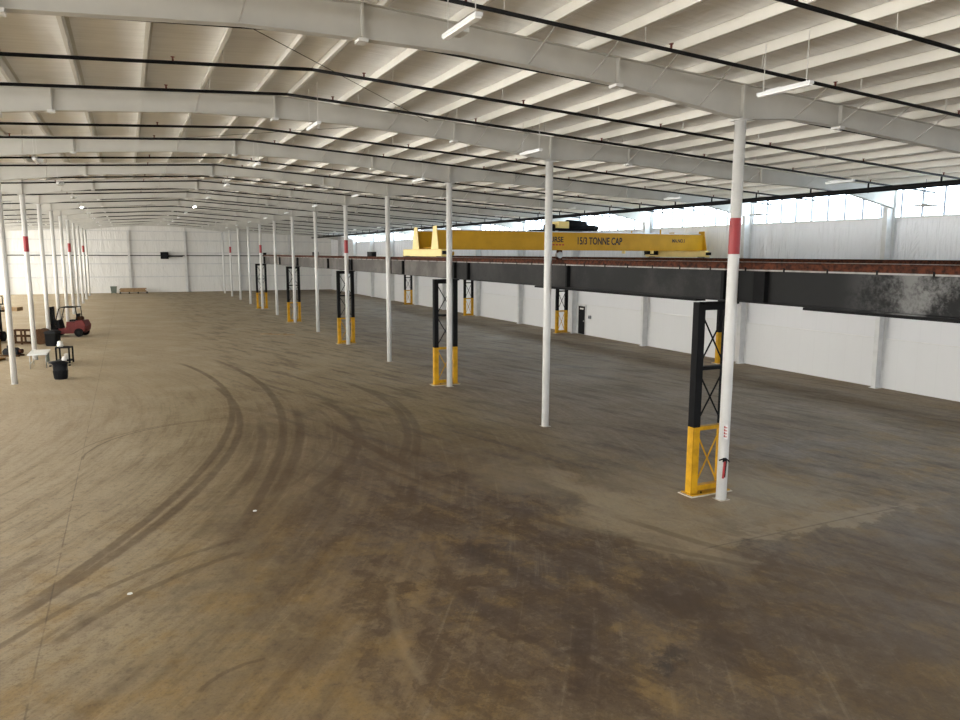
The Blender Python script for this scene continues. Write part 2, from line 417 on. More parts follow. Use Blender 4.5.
# back wall
w = MB(); 
w.add([(WL - .3, YB, 0), (WR + .3, YB, 0), (WR + .3, YB, top(WR) + PH), (RX, YB, top(RX) + PH), (WL - .3, YB, top(WL) + PH),
       (WL - .3, YB + .3, 0), (WR + .3, YB + .3, 0), (WR + .3, YB + .3, top(WR) + PH), (RX, YB + .3, top(RX) + PH), (WL - .3, YB + .3, top(WL) + PH)],
      [(0, 1, 2, 3, 4), (9, 8, 7, 6, 5), (0, 5, 6, 1), (1, 6, 7, 2), (2, 7, 8, 3), (3, 8, 9, 4), (4, 9, 5, 0)])
struct(w.build('wall_back', M['backwall']))
for i, (z, h, mt) in enumerate(((2.3, .16, 'wallcol'), (4.25, .16, 'wallcol'), (5.95, .12, 'wallcol'), (7.75, .16, 'wallcol'), (9.1, .16, 'wallcol'))):
    struct(MB().box(WL, WR, YB - .18, YB, z, z + h).build('trim_%d' % (i + 4), M[mt]))

# columns of the back wall
base = None
for i, x in enumerate((-15.5, -7.6, .3, 8.2, 16.1, 24.0)):
    lab = 'pale grey steel wall column on the back wall, %s from the left' % ORD[i]
    if base is None:
        base = thing('wall_column', lab, 'column', (x, YB - .18, 0), 0, 'columns of the back wall')
        h = top(-15.5) - .05
        MB().box(-.14, .14, -.35, -.33, 0, h).box(-.008, .008, -.33, 0, 0, h).box(-.14, .14, -.02, 0, 0, h).build('shaft', M['wallcol'], base)
        MB().box(-.2, .2, -.42, 0, 0, .03).build('base_plate', M['wallcol'], base)
    else:
        dup(base, (x, YB - .18, 0), lab)
# black conduit and wall heater on the back wall
tag(MB().box(WL, 30.2, YB - .24, YB - .185, 5.50, 5.62).build('conduit', M['pipe']),
    'thin black conduit running level across the whole back wall', 'conduit')
t = thing('wall_fan', 'black square fan unit hung on the back wall', 'fan', (5.2, YB - .8, 5.05))
MB().box(-.55, .55, -.3, .45, 0, 1.05).build('housing', M['black'], t, bevel=.05)
f = MB(); f.tube([(0, -.34, .52), (0, -.30, .52)], .40, 16); f.build('grille', M['plastic_black'], t)
MB().box(.1, 2.6, .3, .38, .30, .42).build('arm', M['pipe'], t)

# ------------------------------------------------------------------ columns of the two interior rows
def pipe_column(name, x, y, h, label, group, band=False):
    t = thing(name, label, 'column', (x, y, 0), 0, group)
    MB().tube([(0, 0, .015), (0, 0, h)], .13, 20, cap=True).build('shaft', M['white_paint'], t)
    MB().box(-.15, .15, -.15, .15, 0, .012).build('base_plate', M['grout'], t)
    MB().box(-.2, .2, -.16, .16, h - .02, h).build('cap_plate', M['white_paint'], t)
    if band: MB().tube([(0, 0, 6.02), (0, 0, 6.86)], .134, 20, cap=False).build('red_band', M['red_paint'], t)
    return t
bands = (0, 4, 8, 11)
for i, y in enumerate(FY):
    bd = i in bands
    pipe_column('steel_column', XR, y, bot(XR) - .015,
                ('white round column with a red band' if bd else 'plain white round column') +
                (', the nearest, in the crane runway row' if i == 0 else ', %s from the camera in the crane runway row' % ORD[i]),
                'white columns of the crane runway row', bd)
for i, y in enumerate(FY[3:]):
    bd = (i + 3) in bands
    pipe_column('steel_column', XL, y, bot(XL) - .015,
                ('white round column with a red band' if bd else 'plain white round column') +
                (', the nearest, in the left hand row' if i == 0 else ', %s from the camera in the left hand row' % ORD[i]),
                'white columns of the left hand row', bd)

# ------------------------------------------------------------------ roof girders
stops = sorted(set([WL + .6, WR - .6] + [RX + s_ * d for s_ in (-1, 1) for d, _ in _bz if d < 26.5]))
PX = [RX + s_ * (.45 + 1.45 * k) for k in range(19) for s_ in (-1, 1)]
PX.sort()
def girder(y, label, first):
    t = thing('roof_girder', label, 'girder', (RX, y, 0), 0, 'roof girders')
    w = MB()
    for a, b in zip(stops, stops[1:]):
        a_, b_ = a - RX, b - RX
        w.hexa([(a_, -.006, bot(a) + .012), (b_, -.006, bot(b) + .012), (b_, .006, bot(b) + .012), (a_, .006, bot(a) + .012),
                (a_, -.006, top(a) - .012), (b_, -.006, top(b) - .012), (b_, .006, top(b) - .012), (a_, .006, top(a) - .012)])
    w.build('web', M['girder'], t)
    for nm, fn, dz in (('bottom_flange', bot, 0), ('top_flange', top, -.014)):
        w = MB()
        for a, b in zip(stops, stops[1:]):
            a_, b_ = a - RX, b - RX
            za, zb = fn(a) + dz, fn(b) + dz
            w.hexa([(a_, -.11, za), (b_, -.11, zb), (b_, .11, zb), (a_, .11, za),
                    (a_, -.11, za + .014), (b_, -.11, zb + .014), (b_, .11, zb + .014), (a_, .11, za + .014)])
        w.build(nm, M['girder'], t)
    for x in (-8.2, XL, -1.5, 4.0, 9.5, XR, 16.2, 22.5):
        wd = .02 if x not in (XL, XR) else .035
        MB().box(x - RX - wd, x - RX + wd, -.11, .11, bot(x) + .015, top(x) - .02).build('stiffener', M['girder'], t)
    for x in (-8.2, -1.5, 4.0, 9.5, 16.2):
        MB().box(x - RX - .09, x - RX + .09, -.13, .13, bot(x) - .05, bot(x) + .012).build('splice_bracket', M['white_paint'], t)
    for x in (-10.35, -7.45, -3.05, 1.9, 7.35, 8.8, 10.25, 11.7, 14.6, 16.1, 17.5, 18.95, 21.85, 24.8):
        MB().bar((x - RX, -.10, bot(x) + .03), (x - RX + .12, -.95, top(x) + .05), .035, .012).build('flange_brace', M['strut'], t)
    return t
girder(FY[0], 'deep pale grey roof girder resting on the nearest red banded column', True)
for i in range(1, 13):
    girder(FY[i], 'pale grey roof girder over the %s column of the crane runway row' % ORD[i], False)
girder(FY[0] - S, 'pale grey roof girder nearest the camera, overhead', False)

# purlins: Z sections, continuous
def purlin(x, label):
    z = top(x); t = thing('roof_purlin', label, 'purlin', (x, 0, z), 0, 'roof purlins')
    p = MB().box(-.004, .004, Y0, YB, 0, PH)
    p.box(-.075, .004, Y0, YB, 0, .006).box(-.004, .075, Y0, YB, PH - .012, PH - .006)
    p.box(-.078, -.072, Y0, YB, 0, .025)
    p.build('z_section', M['purlin'], t)
    return t
for k in range(19):
    for s_ in (1, -1):
        x = RX + s_ * (.45 + 1.45 * k)
        side = 'right' if s_ > 0 else 'left'
        o = MB().box(-.004, .004, Y0, YB - .2, 0, PH - .002).box(-.08, .004, Y0, YB - .2, 0, .006).box(-.004, .078, Y0, YB - .2, PH - .010, PH - .004) \
            .box(-.084, -.078, Y0, YB - .2, 0, .028).build('roof_purlin', M['purlin'], None, loc=(x, 0, top(x)))
        tag(o, 'long cream roof purlin, %s one to the %s of the ridge' % (ORD[k], side), 'purlin', 'roof purlins')

# wall columns along the right wall
base = None
for i in range(-1, 13):
    y = D0 + S * i + (.35 if i == 1 else .12)
    lab = 'pale grey column on the right wall ' + ('outside the frame' if i < 0 else ('in the nearest girder line' if i == 0 else 'under the %s roof girder' % ORD[i]))
    h = bot(WR - .6) + .1
    if base is None:
        base = thing('wall_column', lab, 'column', (WR, y, 0), 0, 'columns of the right wall')
        pr = lambda a, b, c_, d: None
        m_ = MB().hexa([(-.50, -.11, 0), (-.48, -.11, 0), (-.48, .11, 0), (-.50, .11, 0), (-.62, -.11, 8.9), (-.60, -.11, 8.9), (-.60, .11, 8.9), (-.62, .11, 8.9)])
        m_.hexa([(-.48, -.006, 0), (-.07, -.006, 0), (-.07, .006, 0), (-.48, .006, 0), (-.60, -.006, 8.9), (0, -.006, 8.9), (0, .006, 8.9), (-.60, .006, 8.9)])
        m_.box(-.09, -.072, -.13, .13, 0, 8.9)
        m_.build('shaft', M['wallcol'], base)
        MB().box(-.56, -.08, -.17, .17, 0, .025).build('base_plate', M['wallcol'], base)
    else: dup(base, (WR, y, 0), lab)

# ------------------------------------------------------------------ sprinkler pipes
def spr_z(x): return top(x) - .30
n = 0
def branch(y, label):
    xs = [WL + 2, RX, 30.35]
    t = thing('sprinkler_pipe', label, 'pipe', (RX, y, 0), 0, 'black sprinkler branch pipes')
    p = MB()
    p.tube([(x - RX, 0, spr_z(x)) for x in (WL + 2, RX)], .038, 8)
    p.tube([(x - RX, 0, spr_z(x)) for x in (RX, 30.35)], .038, 8)
    p.build('pipe_run', M['pipe'], t)
    q = 2 if y < 60 else 4
    for k in range(-18, 19, q):
        x = RX + (.45 + 1.45 * (abs(k) - 1)) * (1 if k > 0 else -1) if k else RX
        if k == 0 or x > 30.3 or x < WL + 3: continue
        MB().bar((x - RX, 0, spr_z(x) - .045), (x - RX, 0, top(x) + .02), .014).build('hanger', M['strut'], t)
    if y < 60:
        for x in (-7.5, -3.2, 1.1, 5.2, 9.4, 13.8, 18.0, 22.2, 26.4):
            h = MB().tube([(x - RX, 0, spr_z(x) + .03), (x - RX, 0, spr_z(x) + .10)], .022, 6)
            h.lathe([(.012, .10), (.045, .11), (.045, .118), (.005, .12)], 8, (x - RX, 0, spr_z(x)))
            h.build('sprinkler_head', M['brass'], t)
    return t
fr = (.10, .45, .785)
branch(D0 + S * (-1 + .45), 'heavy black sprinkler pipe crossing the top right corner')
branch(D0 + S * (-1 + .785), 'black sprinkler pipe just in front of the nearest girder')
wd = ('just behind', 'midway beyond', 'well beyond')
for i in range(12):
    for j, k in enumerate(fr):
        gl = 'the nearest girder' if i == 0 else 'the %s girder' % ORD[i]
        branch(FY[i] + S * k, 'thin black sprinkler pipe %s %s' % (wd[j], gl))
# main along the right wall
MX = 26.3
t = thing('sprinkler_main', 'thick black sprinkler main running along the crane bay in front of the high windows', 'pipe', (MX, 0, 0))
mz = 8.53
def mzz(y): return 8.56 - .0016 * y
MB().tube([(0, Y0, mzz(Y0)), (0, FY[12], mzz(FY[12]))], .10, 12).build('pipe_run', M['pipe'], t)
for i in range(-1, 12):
    for k in fr:
        y = D0 + S * (i + k)
        MB().tube([(0, y, mzz(y)), (0, y, spr_z(MX) - .035)], .035, 8).tube([(0, y, mzz(y) - .11), (0, y, mzz(y) - .08)], .03, 6).build('riser', M['pipe'], t)

# rod bracing in the first roof bays
for (a, b, ya, yb, lab) in ((1.2, 8.6, 0, 1, 'thin dark bracing rod slanting right beyond the nearest girder'),
                            (8.6, 1.2, 1, 2, 'thin dark bracing rod slanting left beyond the second girder')):
    tag(MB().tube([(a, FY[ya] + .1, top(a) - .10), (b, FY[yb] - .1, top(b) - .10)], .007, 6).build('bracing_rod', M['pipe']), lab, 'rod', 'roof bracing rods')

# ------------------------------------------------------------------ hanging strip lights
def fixture(x, y, z, label, lit=False, group='strip lights under the roof'):
    t = thing('strip_light', label, 'light', (x, y, z), 0, group)
    MB().box(-.055, .055, -.62, .62, 0, .055).build('housing', M['plastic_white'], t)
    MB().box(-.045, .045, -.60, .60, -.025, 0).build('lens', M['lamp_on'] if lit else M['lamp_off'], t)
    MB().box(.055, .20, .15, .50, 0, .10).build('driver_box', M['plastic_white'], t)
    for s_ in (-.5, .5): MB().bar((0, s_, .07), (0, s_, top(x) - z), .012).build('hanger', M['strut'], t)
    return t
rows = (10.5, 20.1, 29.7, 39.2, 48.7, 58.2, 67.7, 77.2, 86.7, 96.2)
for xi, (x, nm) in enumerate(((-9.5, 'left of the left column row'), (-2.6, 'left of the ridge'), (4.65, 'under the ridge'), (11.2, 'beside the runway column row'), (24.6, 'above the crane bay'))):
    for yi, y in enumerate(rows):
        if x < -8 and yi < 4: continue
        lit = (yi == 5 and xi in (1, 2))
        z = {-9.5: 8.95, -2.6: 9.05, 4.65: 9.30, 11.2: 9.03, 24.6: 8.75}[x]
        lab = ('lit' if lit else 'unlit') + ' white strip light %s, %s from the camera' % (nm, ORD[yi if x > -8 else yi - 4])
        fixture(x, y, z, lab, lit)
def disc(x, y, z, label):
    t = thing('pendant_lamp', label, 'light', (x, y, z), 0, 'flat pendant lamps by the windows')
    MB().lathe([(.0, .10), (.09, .10), (.14, .06), (.60, .02), (.61, 0), (.0, -.01)], 20).build('lamp_shade', M['strut'], t)
    MB().bar((0, 0, .12), (0, 0, top(x) - z), .014).build('stem', M['mullion'], t)
disc(28.6, 19.4, 7.95, 'flat disc pendant lamp against the window nearest the right edge')
disc(28.6, 28.0, 7.98, 'flat disc pendant lamp seen just right of the nearest red banded column')

# ------------------------------------------------------------------ crane runway
RBX, FBX = 13.52, 29.5                            # rail lines
LY = [D0 + .6 + 2 * S * i for i in range(5)]
def lattice(xa, xb, xbeam, y, label, group, bracket=True):
    """two H legs with X bracing: yellow foot, black above"""
    t = thing('runway_column', label, 'crane column', (xa, y, 0), 0, group)
    d = xb - xa; zy, zt = 1.75, 4.66
    for x in (0, d):
        l_ = MB()
        for z0, z1, mi in ((.05, zy, 0), (zy, 4.86, 1)):
            l_.box(x - .10, x - .086, -.11, .11, z0, z1, mi).box(x + .086, x + .10, -.11, .11, z0, z1, mi).box(x - .09, x + .09, -.008, .008, z0, z1, mi)
        l_.box(x - .10, x + .10, -.111, -.095, .05, zy, 0).box(x - .10, x + .10, -.111, -.095, zy, 4.8, 1)
        l_.build('leg', [M['yellow'], M['black']], t)
    for z0, z1, mt in ((.2, 1.62, 'yellow'), (1.86, 3.12, 'black'), (3.32, 4.6, 'black')):
        for (a, b) in ((z0, z1), (z1, z0)):
            MB().bar((.09, 0 if a < b else .02, a), (d - .09, 0 if a < b else .02, b), .022, .035).build('brace', M[mt], t)
    for z, h, mt in ((1.70, .10, 'yellow'), (3.22, .09, 'black'), (4.76, .20, 'black'), (.16, .14, 'yellow')):
        MB().box(.09, d - .09, -.07, .07, z - h / 2, z + h / 2).build('strut', M[mt], t)
    MB().box(-.14, d + .14, -.22, .22, .02, .05).build('base_plate', M['yellow'], t)
    MB().box(-.22, d + .18, -.26, .24, 0, .022).build('grout_pad', M['grout'], t)
    for x in (.17, d - .17):
        for yy in (-.17, .17): MB().tube([(x, yy, .05), (x, yy, .10)], .018, 6).build('anchor_bolt', M['black'], t)
    bx = xbeam - xa
    MB().box(bx - .17, bx + .17, -.16, .16, 4.80, 4.87).build('bearing_plate', M['black'], t)
    return t
rnk = ['nearest the camera', 'second from the camera', 'third from the camera', 'fourth from the camera', 'farthest away']
for i, y in enumerate(LY):
    lattice(12.57, RBX, RBX, y, 'black and yellow lattice crane column beside the white column row, ' + rnk[i], 'crane columns beside the white column row')
lattice(12.57, RBX, RBX, LY[0] - 2 * S, 'black and yellow lattice crane column carrying the near end of the runway', 'crane columns beside the white column row')
for i, y in enumerate(LY):
    lattice(FBX, FBX + .80, FBX, y, 'black and yellow lattice crane column against the right wall, ' + rnk[i], 'crane columns against the right wall')
SY = (12.95, 21.45, 29.6, 38.1, 40.3, 48.9, 54.7, 74)
def runway(bx, side, yy, label, mt, group, covers=(), end=False):
    a, b = yy
    t = thing('runway_beam', label, 'crane runway beam', (bx, (a + b) / 2, 0), 0, group)
    m_ = (a + b) / 2; a_, b_ = a - m_ + .01, b - m_ - .01
    MB().box(-.008, .008, a_, b_, 4.895, 5.64).build('web', M[mt], t)
    MB().box(-.15, .15, a_, b_, 4.87, 4.895).build('bottom_flange', M[mt], t)
    MB().box(-.19, .19, a_, b_, 5.63, 5.665).build('top_flange', M['flange_edge'], t)
    MB().box(-.19, -.175, a_, b_, 5.665, 5.80).box(.175, .19, a_, b_, 5.665, 5.80).build('cap_channel', M['rust'], t)
    r_ = MB().box(-.065, .065, a_, b_, 5.665, 5.70).box(-.012, .012, a_, b_, 5.69, 5.80).box(-.035, .035, a_, b_, 5.78, 5.83)
    r_.build('rail', M['rust'], t)
    L_ = b - a; k = 0
    ys_ = [b_ - .12, a_ + .12] + [q - m_ for q in SY if a + .3 < q < b - .3]
    for q, y in enumerate(ys_):
        hw = .11 if q < 1 else (.17 if abs(y + m_ - 12.95) < .1 else .05)
        MB().box(-.14, .14, y - hw, y + hw, 4.9, 5.638).build('stiffener', M['black'], t)
    if side and a < 50:
        y = a_ + .5
        while y < b_:
            MB().box(-.21, -.19, y - .012, y + .018, 5.62, 5.70).box(-.21, -.17, y + .0, y + .10, 5.70, 5.712).build('rail_clip', M['black'], t); y += 1.15
    for (ca, cb) in covers:
        MB().box(-.20, .13, ca - m_, cb - m_, 4.81, 4.868).build('cover_plate', M['black'], t)
    if end: MB().box(-.17, .17, b_ - .02, b_ + .06, 4.9, 6.05).build('end_stop', M['black'], t)
YS = [LY[0] - 2 * S] + LY
mats_ = ['beam_black', 'beam_dark', 'beam_grey', 'beam_grey', 'beam_grey']
for i, (a, b) in enumerate(zip(YS, YS[1:])):
    lab = ['weathered black runway beam section leaving the picture at the right', 'black runway beam section between the two nearest crane columns',
           'grey runway beam section under the left end of the crane', 'grey runway beam section between third and fourth crane columns',
           'grey runway beam section, the farthest one beside the white columns'][i]
    runway(RBX, True, (a if i else a - 1.2, b), lab, mats_[i], 'runway beam sections beside the white columns',
           covers=((-4, 11.6),) if i == 0 else (((15.0, 23.5),) if i == 1 else ()), end=(i == 4))
    lab2 = ['out to the right', 'nearest the camera', 'under the right end of the crane', 'third from the camera', 'farthest from the camera'][i]
    runway(FBX, False, (a if i else a - 1.2, b), 'dark runway beam section along the right wall, ' + lab2, 'beam_dark', 'runway beam sections along the right wall', end=(i == 4))

# ------------------------------------------------------------------ the bridge crane
GY = (33.30, 35.90)
cr = thing('bridge_crane', 'yellow double girder overhead crane spanning the runway, lettered 15/3 TONNE CAP', 'overhead crane', (RBX, 34.6, 5.83))
def cz(z): return z - 5.83
SPAN = FBX - RBX
letter = []
for gi, gy in enumerate(GY):
    y = gy - 34.6
    g_ = MB().box(-.10, SPAN + .25, y - .17, y + .17, cz(6.26), cz(7.08))
    g_.box(-.12, SPAN + .27, y - .23, y + .23, cz(7.08), cz(7.12)).box(-.12, SPAN + .27, y - .21, y + .21, cz(6.22), cz(6.26))
    go = g_.build('bridge_girder', M['crane'], cr)
    letter.append(go)
    # tapered end plates
    for x0, mt in ((-.16, 'cream'), (SPAN + .27, 'crane')):  # left plates use the paler yellow: light from the left put into the colour
        MB().prism([(y - .48, cz(6.18)), (y + .48, cz(6.18)), (y + .24, cz(7.12)), (y + .22, cz(7.32)), (y - .22, cz(7.32)), (y - .24, cz(7.12))],
                   'x', x0, x0 + .035).build('end_plate', M[mt], cr)
    r_ = MB().box(-.05, SPAN + .2, y - .03, y + .03, cz(7.12), cz(7.17)); r_.build('trolley_rail', M['steel'], go)
    for x in (SPAN - 2.8,):
        MB().box(x - .03, x + .03, y - .2, y - .14, cz(7.12), cz(7.36)).build('stop_post', M['crane'], go)
for x0, mt in ((0, 'cream'), (SPAN, 'cream')):  # paler yellow carries the lit look of both trucks
    e_ = MB().box(x0 - .16, x0 + .16, -2.15, 3.2, cz(5.87), cz(6.20))
    e_.box(x0 - .20, x0 + .20, -2.05, 3.1, cz(6.20), cz(6.23))
    eo = e_.build('end_truck', M[mt], cr, bevel=.015)
    for yy in (-1.85, 2.5):
        MB().tube([(x0 - .05, yy, cz(6.0)), (x0 + .05, yy, cz(6.0))], .165, 16).build('wheel', M['steel'], eo)
        MB().box(x0 - .19, x0 + .19, yy - .28, yy + .28, cz(5.85), cz(5.89)).build('wheel_guard', M['black'], eo)
    MB().box(x0 - .12, x0 + .12, 3.2, 3.35, cz(5.98), cz(6.14)).box(x0 - .12, x0 + .12, -2.32, -2.15, cz(5.98), cz(6.14)).build('buffer', M['black'], eo)
# drive motor at right truck and cross tie
MB().tube([(SPAN - 1.0, 2.1, cz(6.15)), (SPAN - .25, 2.1, cz(6.15))], .14, 12).box(SPAN - .5, SPAN - .2, 1.9, 2.3, cz(5.98), cz(6.3)).build('drive_motor', M['black'], cr)
MB().tube([(.16, -1.95, cz(6.02)), (.55, -1.95, cz(6.02))], .09, 12).build('drive_motor', M['crane'], cr)
MB().box(.20, .26, GY[0] - 34.6 + .17, GY[1] - 34.6 - .17, cz(6.27), cz(6.34)).build('cross_tie', M['crane'], cr)
# festoon bar hanging below the front girder
for x in (11.0 - .2, 12.9 - .2):
    MB().box(x - .04, x + .04, -1.5, -1.3, cz(6.05), cz(6.22)).build('festoon_clamp', M['cream'], cr)
def text(body, x, z, size, mat, parent, sx=1.0, y=-1.475):
    cu = bpy.data.curves.new('lettering', 'FONT'); cu.body = body; cu.size = size; cu.extrude = .004; cu.offset = .012 * size / .5
    cu.align_x = 'CENTER'; cu.align_y = 'CENTER'
    tmp = bpy.data.objects.new('tmp', cu); COL.objects.link(tmp)
    bpy.context.view_layer.update()
    me = bpy.data.meshes.new_from_object(tmp.evaluated_get(bpy.context.evaluated_depsgraph_get()))
    bpy.data.objects.remove(tmp)
    me.materials.clear(); me.materials.append(mat)
    o = bpy.data.objects.new('lettering', me); COL.objects.link(o); o.parent = parent
    o.rotation_euler = (PI / 2, 0, 0); o.location = (x, y, z); o.scale = (sx, 1, 1)
    return o
TX = lambda x: x - RBX
text('15/3 TONNE CAP', TX(22.70), cz(6.68), .52, M['text'], letter[0], .72)
text('URSE', TX(20.05), cz(6.74), .38, M['text'], letter[0], .95)
for k in range(5):
    MB().box(TX(19.62) + k * .19, TX(19.62) + k * .19 + .12, -1.482, -1.472, cz(6.45), cz(6.52)).build('lettering', M['redtext'], letter[0])
text('MA.NO.1', TX(28.0), cz(6.76), .26, M['text'], letter[0], .9)

# hoist trolley on top of the bridge
tr = thing('hoist_trolley', 'dark hoist trolley with a pale yellow motor box on top of the crane bridge', 'hoist', (21.0, 34.6, 7.17))
MB().box(-1.0, 1.3, -1.55, 1.55, .04, .16).build('frame', M['black'], tr, bevel=.02)
MB().box(-.75, -.10, -1.3, -.5, .16, .52).build('motor_box', M['cream'], tr, bevel=.03)
MB().tube([(.0, -.9, .38), (1.1, -.9, .34)], .24, 16).build('drum', M['plastic_black'], tr)
MB().tube([(1.1, -.9, .26), (1.9, -.9, .20)], .15, 14).build('motor', M['plastic_black'], tr)
MB().box(.1, .9, -.5, .7, .16, .46).build('gearbox', M['plastic_black'], tr, bevel=.04)
MB().tube([(-1.35, -.9, .22), (-.8, -.9, .22)], .18, 14).build('motor', M['plastic_black'], tr)
for x in (-.85, 1.15):
    for yy in (-1.3, 1.3): MB().tube([(x, yy - .04, .08), (x, yy + .04, .08)], .085, 12).build('wheel', M['steel'], tr)
h_ = MB()
for x in (-.05, .05): h_.tube([(x, -.2, .04), (x, -.2, -.95)], .012, 6)
h_.build('wire_rope', M['black'], tr)
hb = MB().box(-.14, .14, -.30, -.10, -1.45, -.95).build('hook_block', M['rust'], tr, bevel=.03)
pts = [(0, -.2, -1.45), (0, -.2, -1.58)] + [(.13 * math.sin(a), -.2, -1.70 + .13 * math.cos(a)) for a in [k * PI / 6 for k in range(0, 10)]]
MB().tube(pts, .028, 8).build('hook', M['steel'], hb)
# rope block seen under the girder (darker sheave)
MB().tube([(-.02, -.32, -1.2), (-.02, -.08, -1.2)], .17, 14).build('sheave', M['steel'], hb)

# small electrical boxes standing on the far runway beam
for (y, x, lab) in ((44.0, RBX, 'small dark box on the runway rail left of the crane, nearer of two'), (59.0, RBX, 'small dark box on the runway rail, farther of the two boxes')):
    t = thing('junction_box', lab, 'electrical box', (x, y, 5.83), 0, 'junction boxes on the runway')
    MB().box(-.14, .14, -.5, .5, 0, .28).build('housing', M['plastic_black'], t, bevel=.02)
    MB().box(-.16, -.14, -.42, .42, .04, .24).build('lid', M['black'], t)

# door in the right wall beside the column
d_ = MB().box(WR - .13, WR - .075, 46.72, 47.62, .03, 2.13).build('door_1', M['door']); struct(d_)
MB().box(WR - .145, WR - .13, 46.95, 47.40, 1.88, 1.99).build('door_plate', M['paper'], d_)
MB().box(WR - .20, WR - .13, 46.78, 46.86, 1.00, 1.06).build('door_handle', M['steel'], d_)
MB().box(WR - .14, WR - .07, 46.62, 46.72, 0, 2.22).box(WR - .14, WR - .07, 47.62, 47.72, 0, 2.22).box(WR - .14, WR - .07, 46.62, 47.72, 2.13, 2.22).build('door_frame', M['wallcol'], d_)
t = thing('alarm_box', 'small grey box on the right wall beside the black door', 'electrical box', (WR - .07, 46.1, 1.25))
MB().box(-.12, 0, -.12, .12, 0, .25).build('housing', M['mullion'], t); MB().tube([(-.14, 0, .12), (-.12, 0, .12)], .05, 10).build('dial', M['black'], t)

# red label and red handle on the nearest column
t = thing('column_label', 'small white label with red marks stuck on the nearest column', 'label', (XR - .085, FY[0] - .125, 1.74))
t.rotation_euler = (0, 0, -.55)
MB().box(-.055, .055, -.008, 0, -.17, .17).build('sticker', M['white_paint'], t)
for k in range(4):
    z = -.13 + k * .075
    MB().box(-.04, .035, -.012, -.008, z, z + .022).box(-.04, -.012, -.012, -.008, z, z + .055).build('red_mark', M['redtext'], t)
t = thing('hand_tool', 'slim red handled tool hung by a black strap on the nearest column', 'tool', (XR - .20, FY[0] - .235, .62))
MB().bar((0, 0, 0), (.03, 0, .42), .045, .03).build('handle', M['red_paint'], t)
MB().bar((.045, 0, .02), (.075, 0, .46), .03, .03).build('bar', M['black'], t)
MB().tube([(-.13, .02, .46), (-.05, -.01, .49), (.05, -.02, .49), (.13, 0, .44), (.27, .10, .36)], .018, 8).build('strap', M['black'], t)
MB().box(.0, .08, .0, .04, .40, .5).build('hook', M['black'], t)

# ------------------------------------------------------------------ forklifts
def forklift(loc, rz, label, fork_z):
    """front (mast) towards -x in local space"""
    t = thing('forklift', label, 'forklift', loc, rz, 'forklifts')
    MB().prism([(-.62, .22), (1.35, .22), (1.52, .38), (1.56, .85), (1.40, 1.10), (.35, 1.06), (.28, .62), (-.55, .55)], 'y', -.5, .5).build('body', M['truck_red'], t, bevel=.03)
    MB().prism([(.95, .34), (1.58, .40), (1.66, .80), (1.48, 1.18), (.95, 1.16)], 'y', -.54, .54).build('counterweight', M['truck_red'], t, bevel=.05)
    for x, r in ((-.50, .34), (1.18, .30)):
        for s_ in (-1, 1):
            wo = MB().tube([(x, s_ * .40, r), (x, s_ * .62, r)], r, 20).build('wheel', M['rubber'], t)
            MB().tube([(x, s_ * .625, r), (x, s_ * .60, r)], r * .42, 14).build('hub', M['plastic_black'], wo)
    for s_ in (-.45, .45):
        MB().tube([(-.45, s_, .6), (-.36, s_, 1.2), (-.12, s_, 1.98), (.05, s_, 2.10), (1.02, s_, 2.10), (1.08, s_, 1.15)], .040, 8).build('guard_post', M['black'], t)
    gr = MB()
    for x in (.0, .17, .34, .51, .68, .85, 1.02): gr.box(x, x + .05, -.45, .45, 2.09, 2.13)
    gr.build('overhead_grille', M['black'], t)
    MB().prism([(.45, 1.06), (.98, 1.06), (.98, 1.18), (.45, 1.20)], 'y', -.25, .25).build('seat', M['black'], t, bevel=.03)
    MB().prism([(.86, 1.18), (1.0, 1.18), (1.10, 1.62), (1.0, 1.64)], 'y', -.24, .24).build('backrest', M['black'], t, bevel=.03)
    MB().prism([(-.42, .55), (-.12, .55), (-.24, 1.18), (-.36, 1.18)], 'y', -.4, .4).build('dashboard', M['black'], t)
    MB().tube([(-.26, 0, 1.1), (-.05, 0, 1.34)], .02, 6).tube([(-.09 + .07 * math.cos(k * PI / 6), .17 * math.sin(k * PI / 6), 1.34 + .07 * math.cos(k * PI / 6)) for k in range(13)], .015, 6).build('steering_wheel', M['black'], t)
    MB().tube([(1.15, -.28, 1.28), (1.15, .28, 1.28)], .15, 12).tube([(1.15, -.36, 1.28), (1.15, -.28, 1.28)], .09, 10).tube([(1.15, .28, 1.28), (1.15, .36, 1.28)], .09, 10).build('gas_bottle', M['darkwood'], t)
    for s_ in (-.32, .32):
        MB().box(-.86, -.74, s_ - .05, s_ + .05, .06, 2.12).build('mast_rail', M['black'], t)
        if fork_z > 1: MB().box(-.94, -.86, s_ - .11, s_ - .03, .9, fork_z + .7).build('inner_mast_rail', M['black'], t)
    MB().box(-.88, -.76, -.36, .36, 2.0, 2.1).box(-.88, -.76, -.36, .36, .15, .25).box(-.84, -.78, -.08, .08, .2, 2.0).build('mast_crossbar', M['black'], t)
    z = fork_z
    MB().box(-1.00, -.92, -.52, .52, z + .02, z + .12).box(-1.00, -.92, -.52, .52, z + .50, z + .58).build('carriage', M['black'], t)
    MB().box(-.99, -.95, -.5, -.45, z + .55, z + 1.1).box(-.99, -.95, .45, .5, z + .55, z + 1.1).box(-.99, -.95, -.5, .5, z + 1.05, z + 1.1) \
        .box(-.99, -.95, -.2, -.16, z + .55, z + 1.1).box(-.99, -.95, .16, .2, z + .55, z + 1.1).build('load_backrest', M['black'], t)
    for s_ in (-.28, .28):
        MB().prism([(-1.05, z + .55), (-1.0, z + .55), (-1.0, z), (-2.05, z - .0), (-2.05, z + .015), (-1.05, z + .05)], 'y', s_ - .06, s_ + .06).build('fork', M['steel'], t)
    return t
yaw_rt = -.4428
forklift((-4.35, 60.9, 0), yaw_rt + .12, 'red forklift with black mast and overhead guard parked behind the left column row', .12)
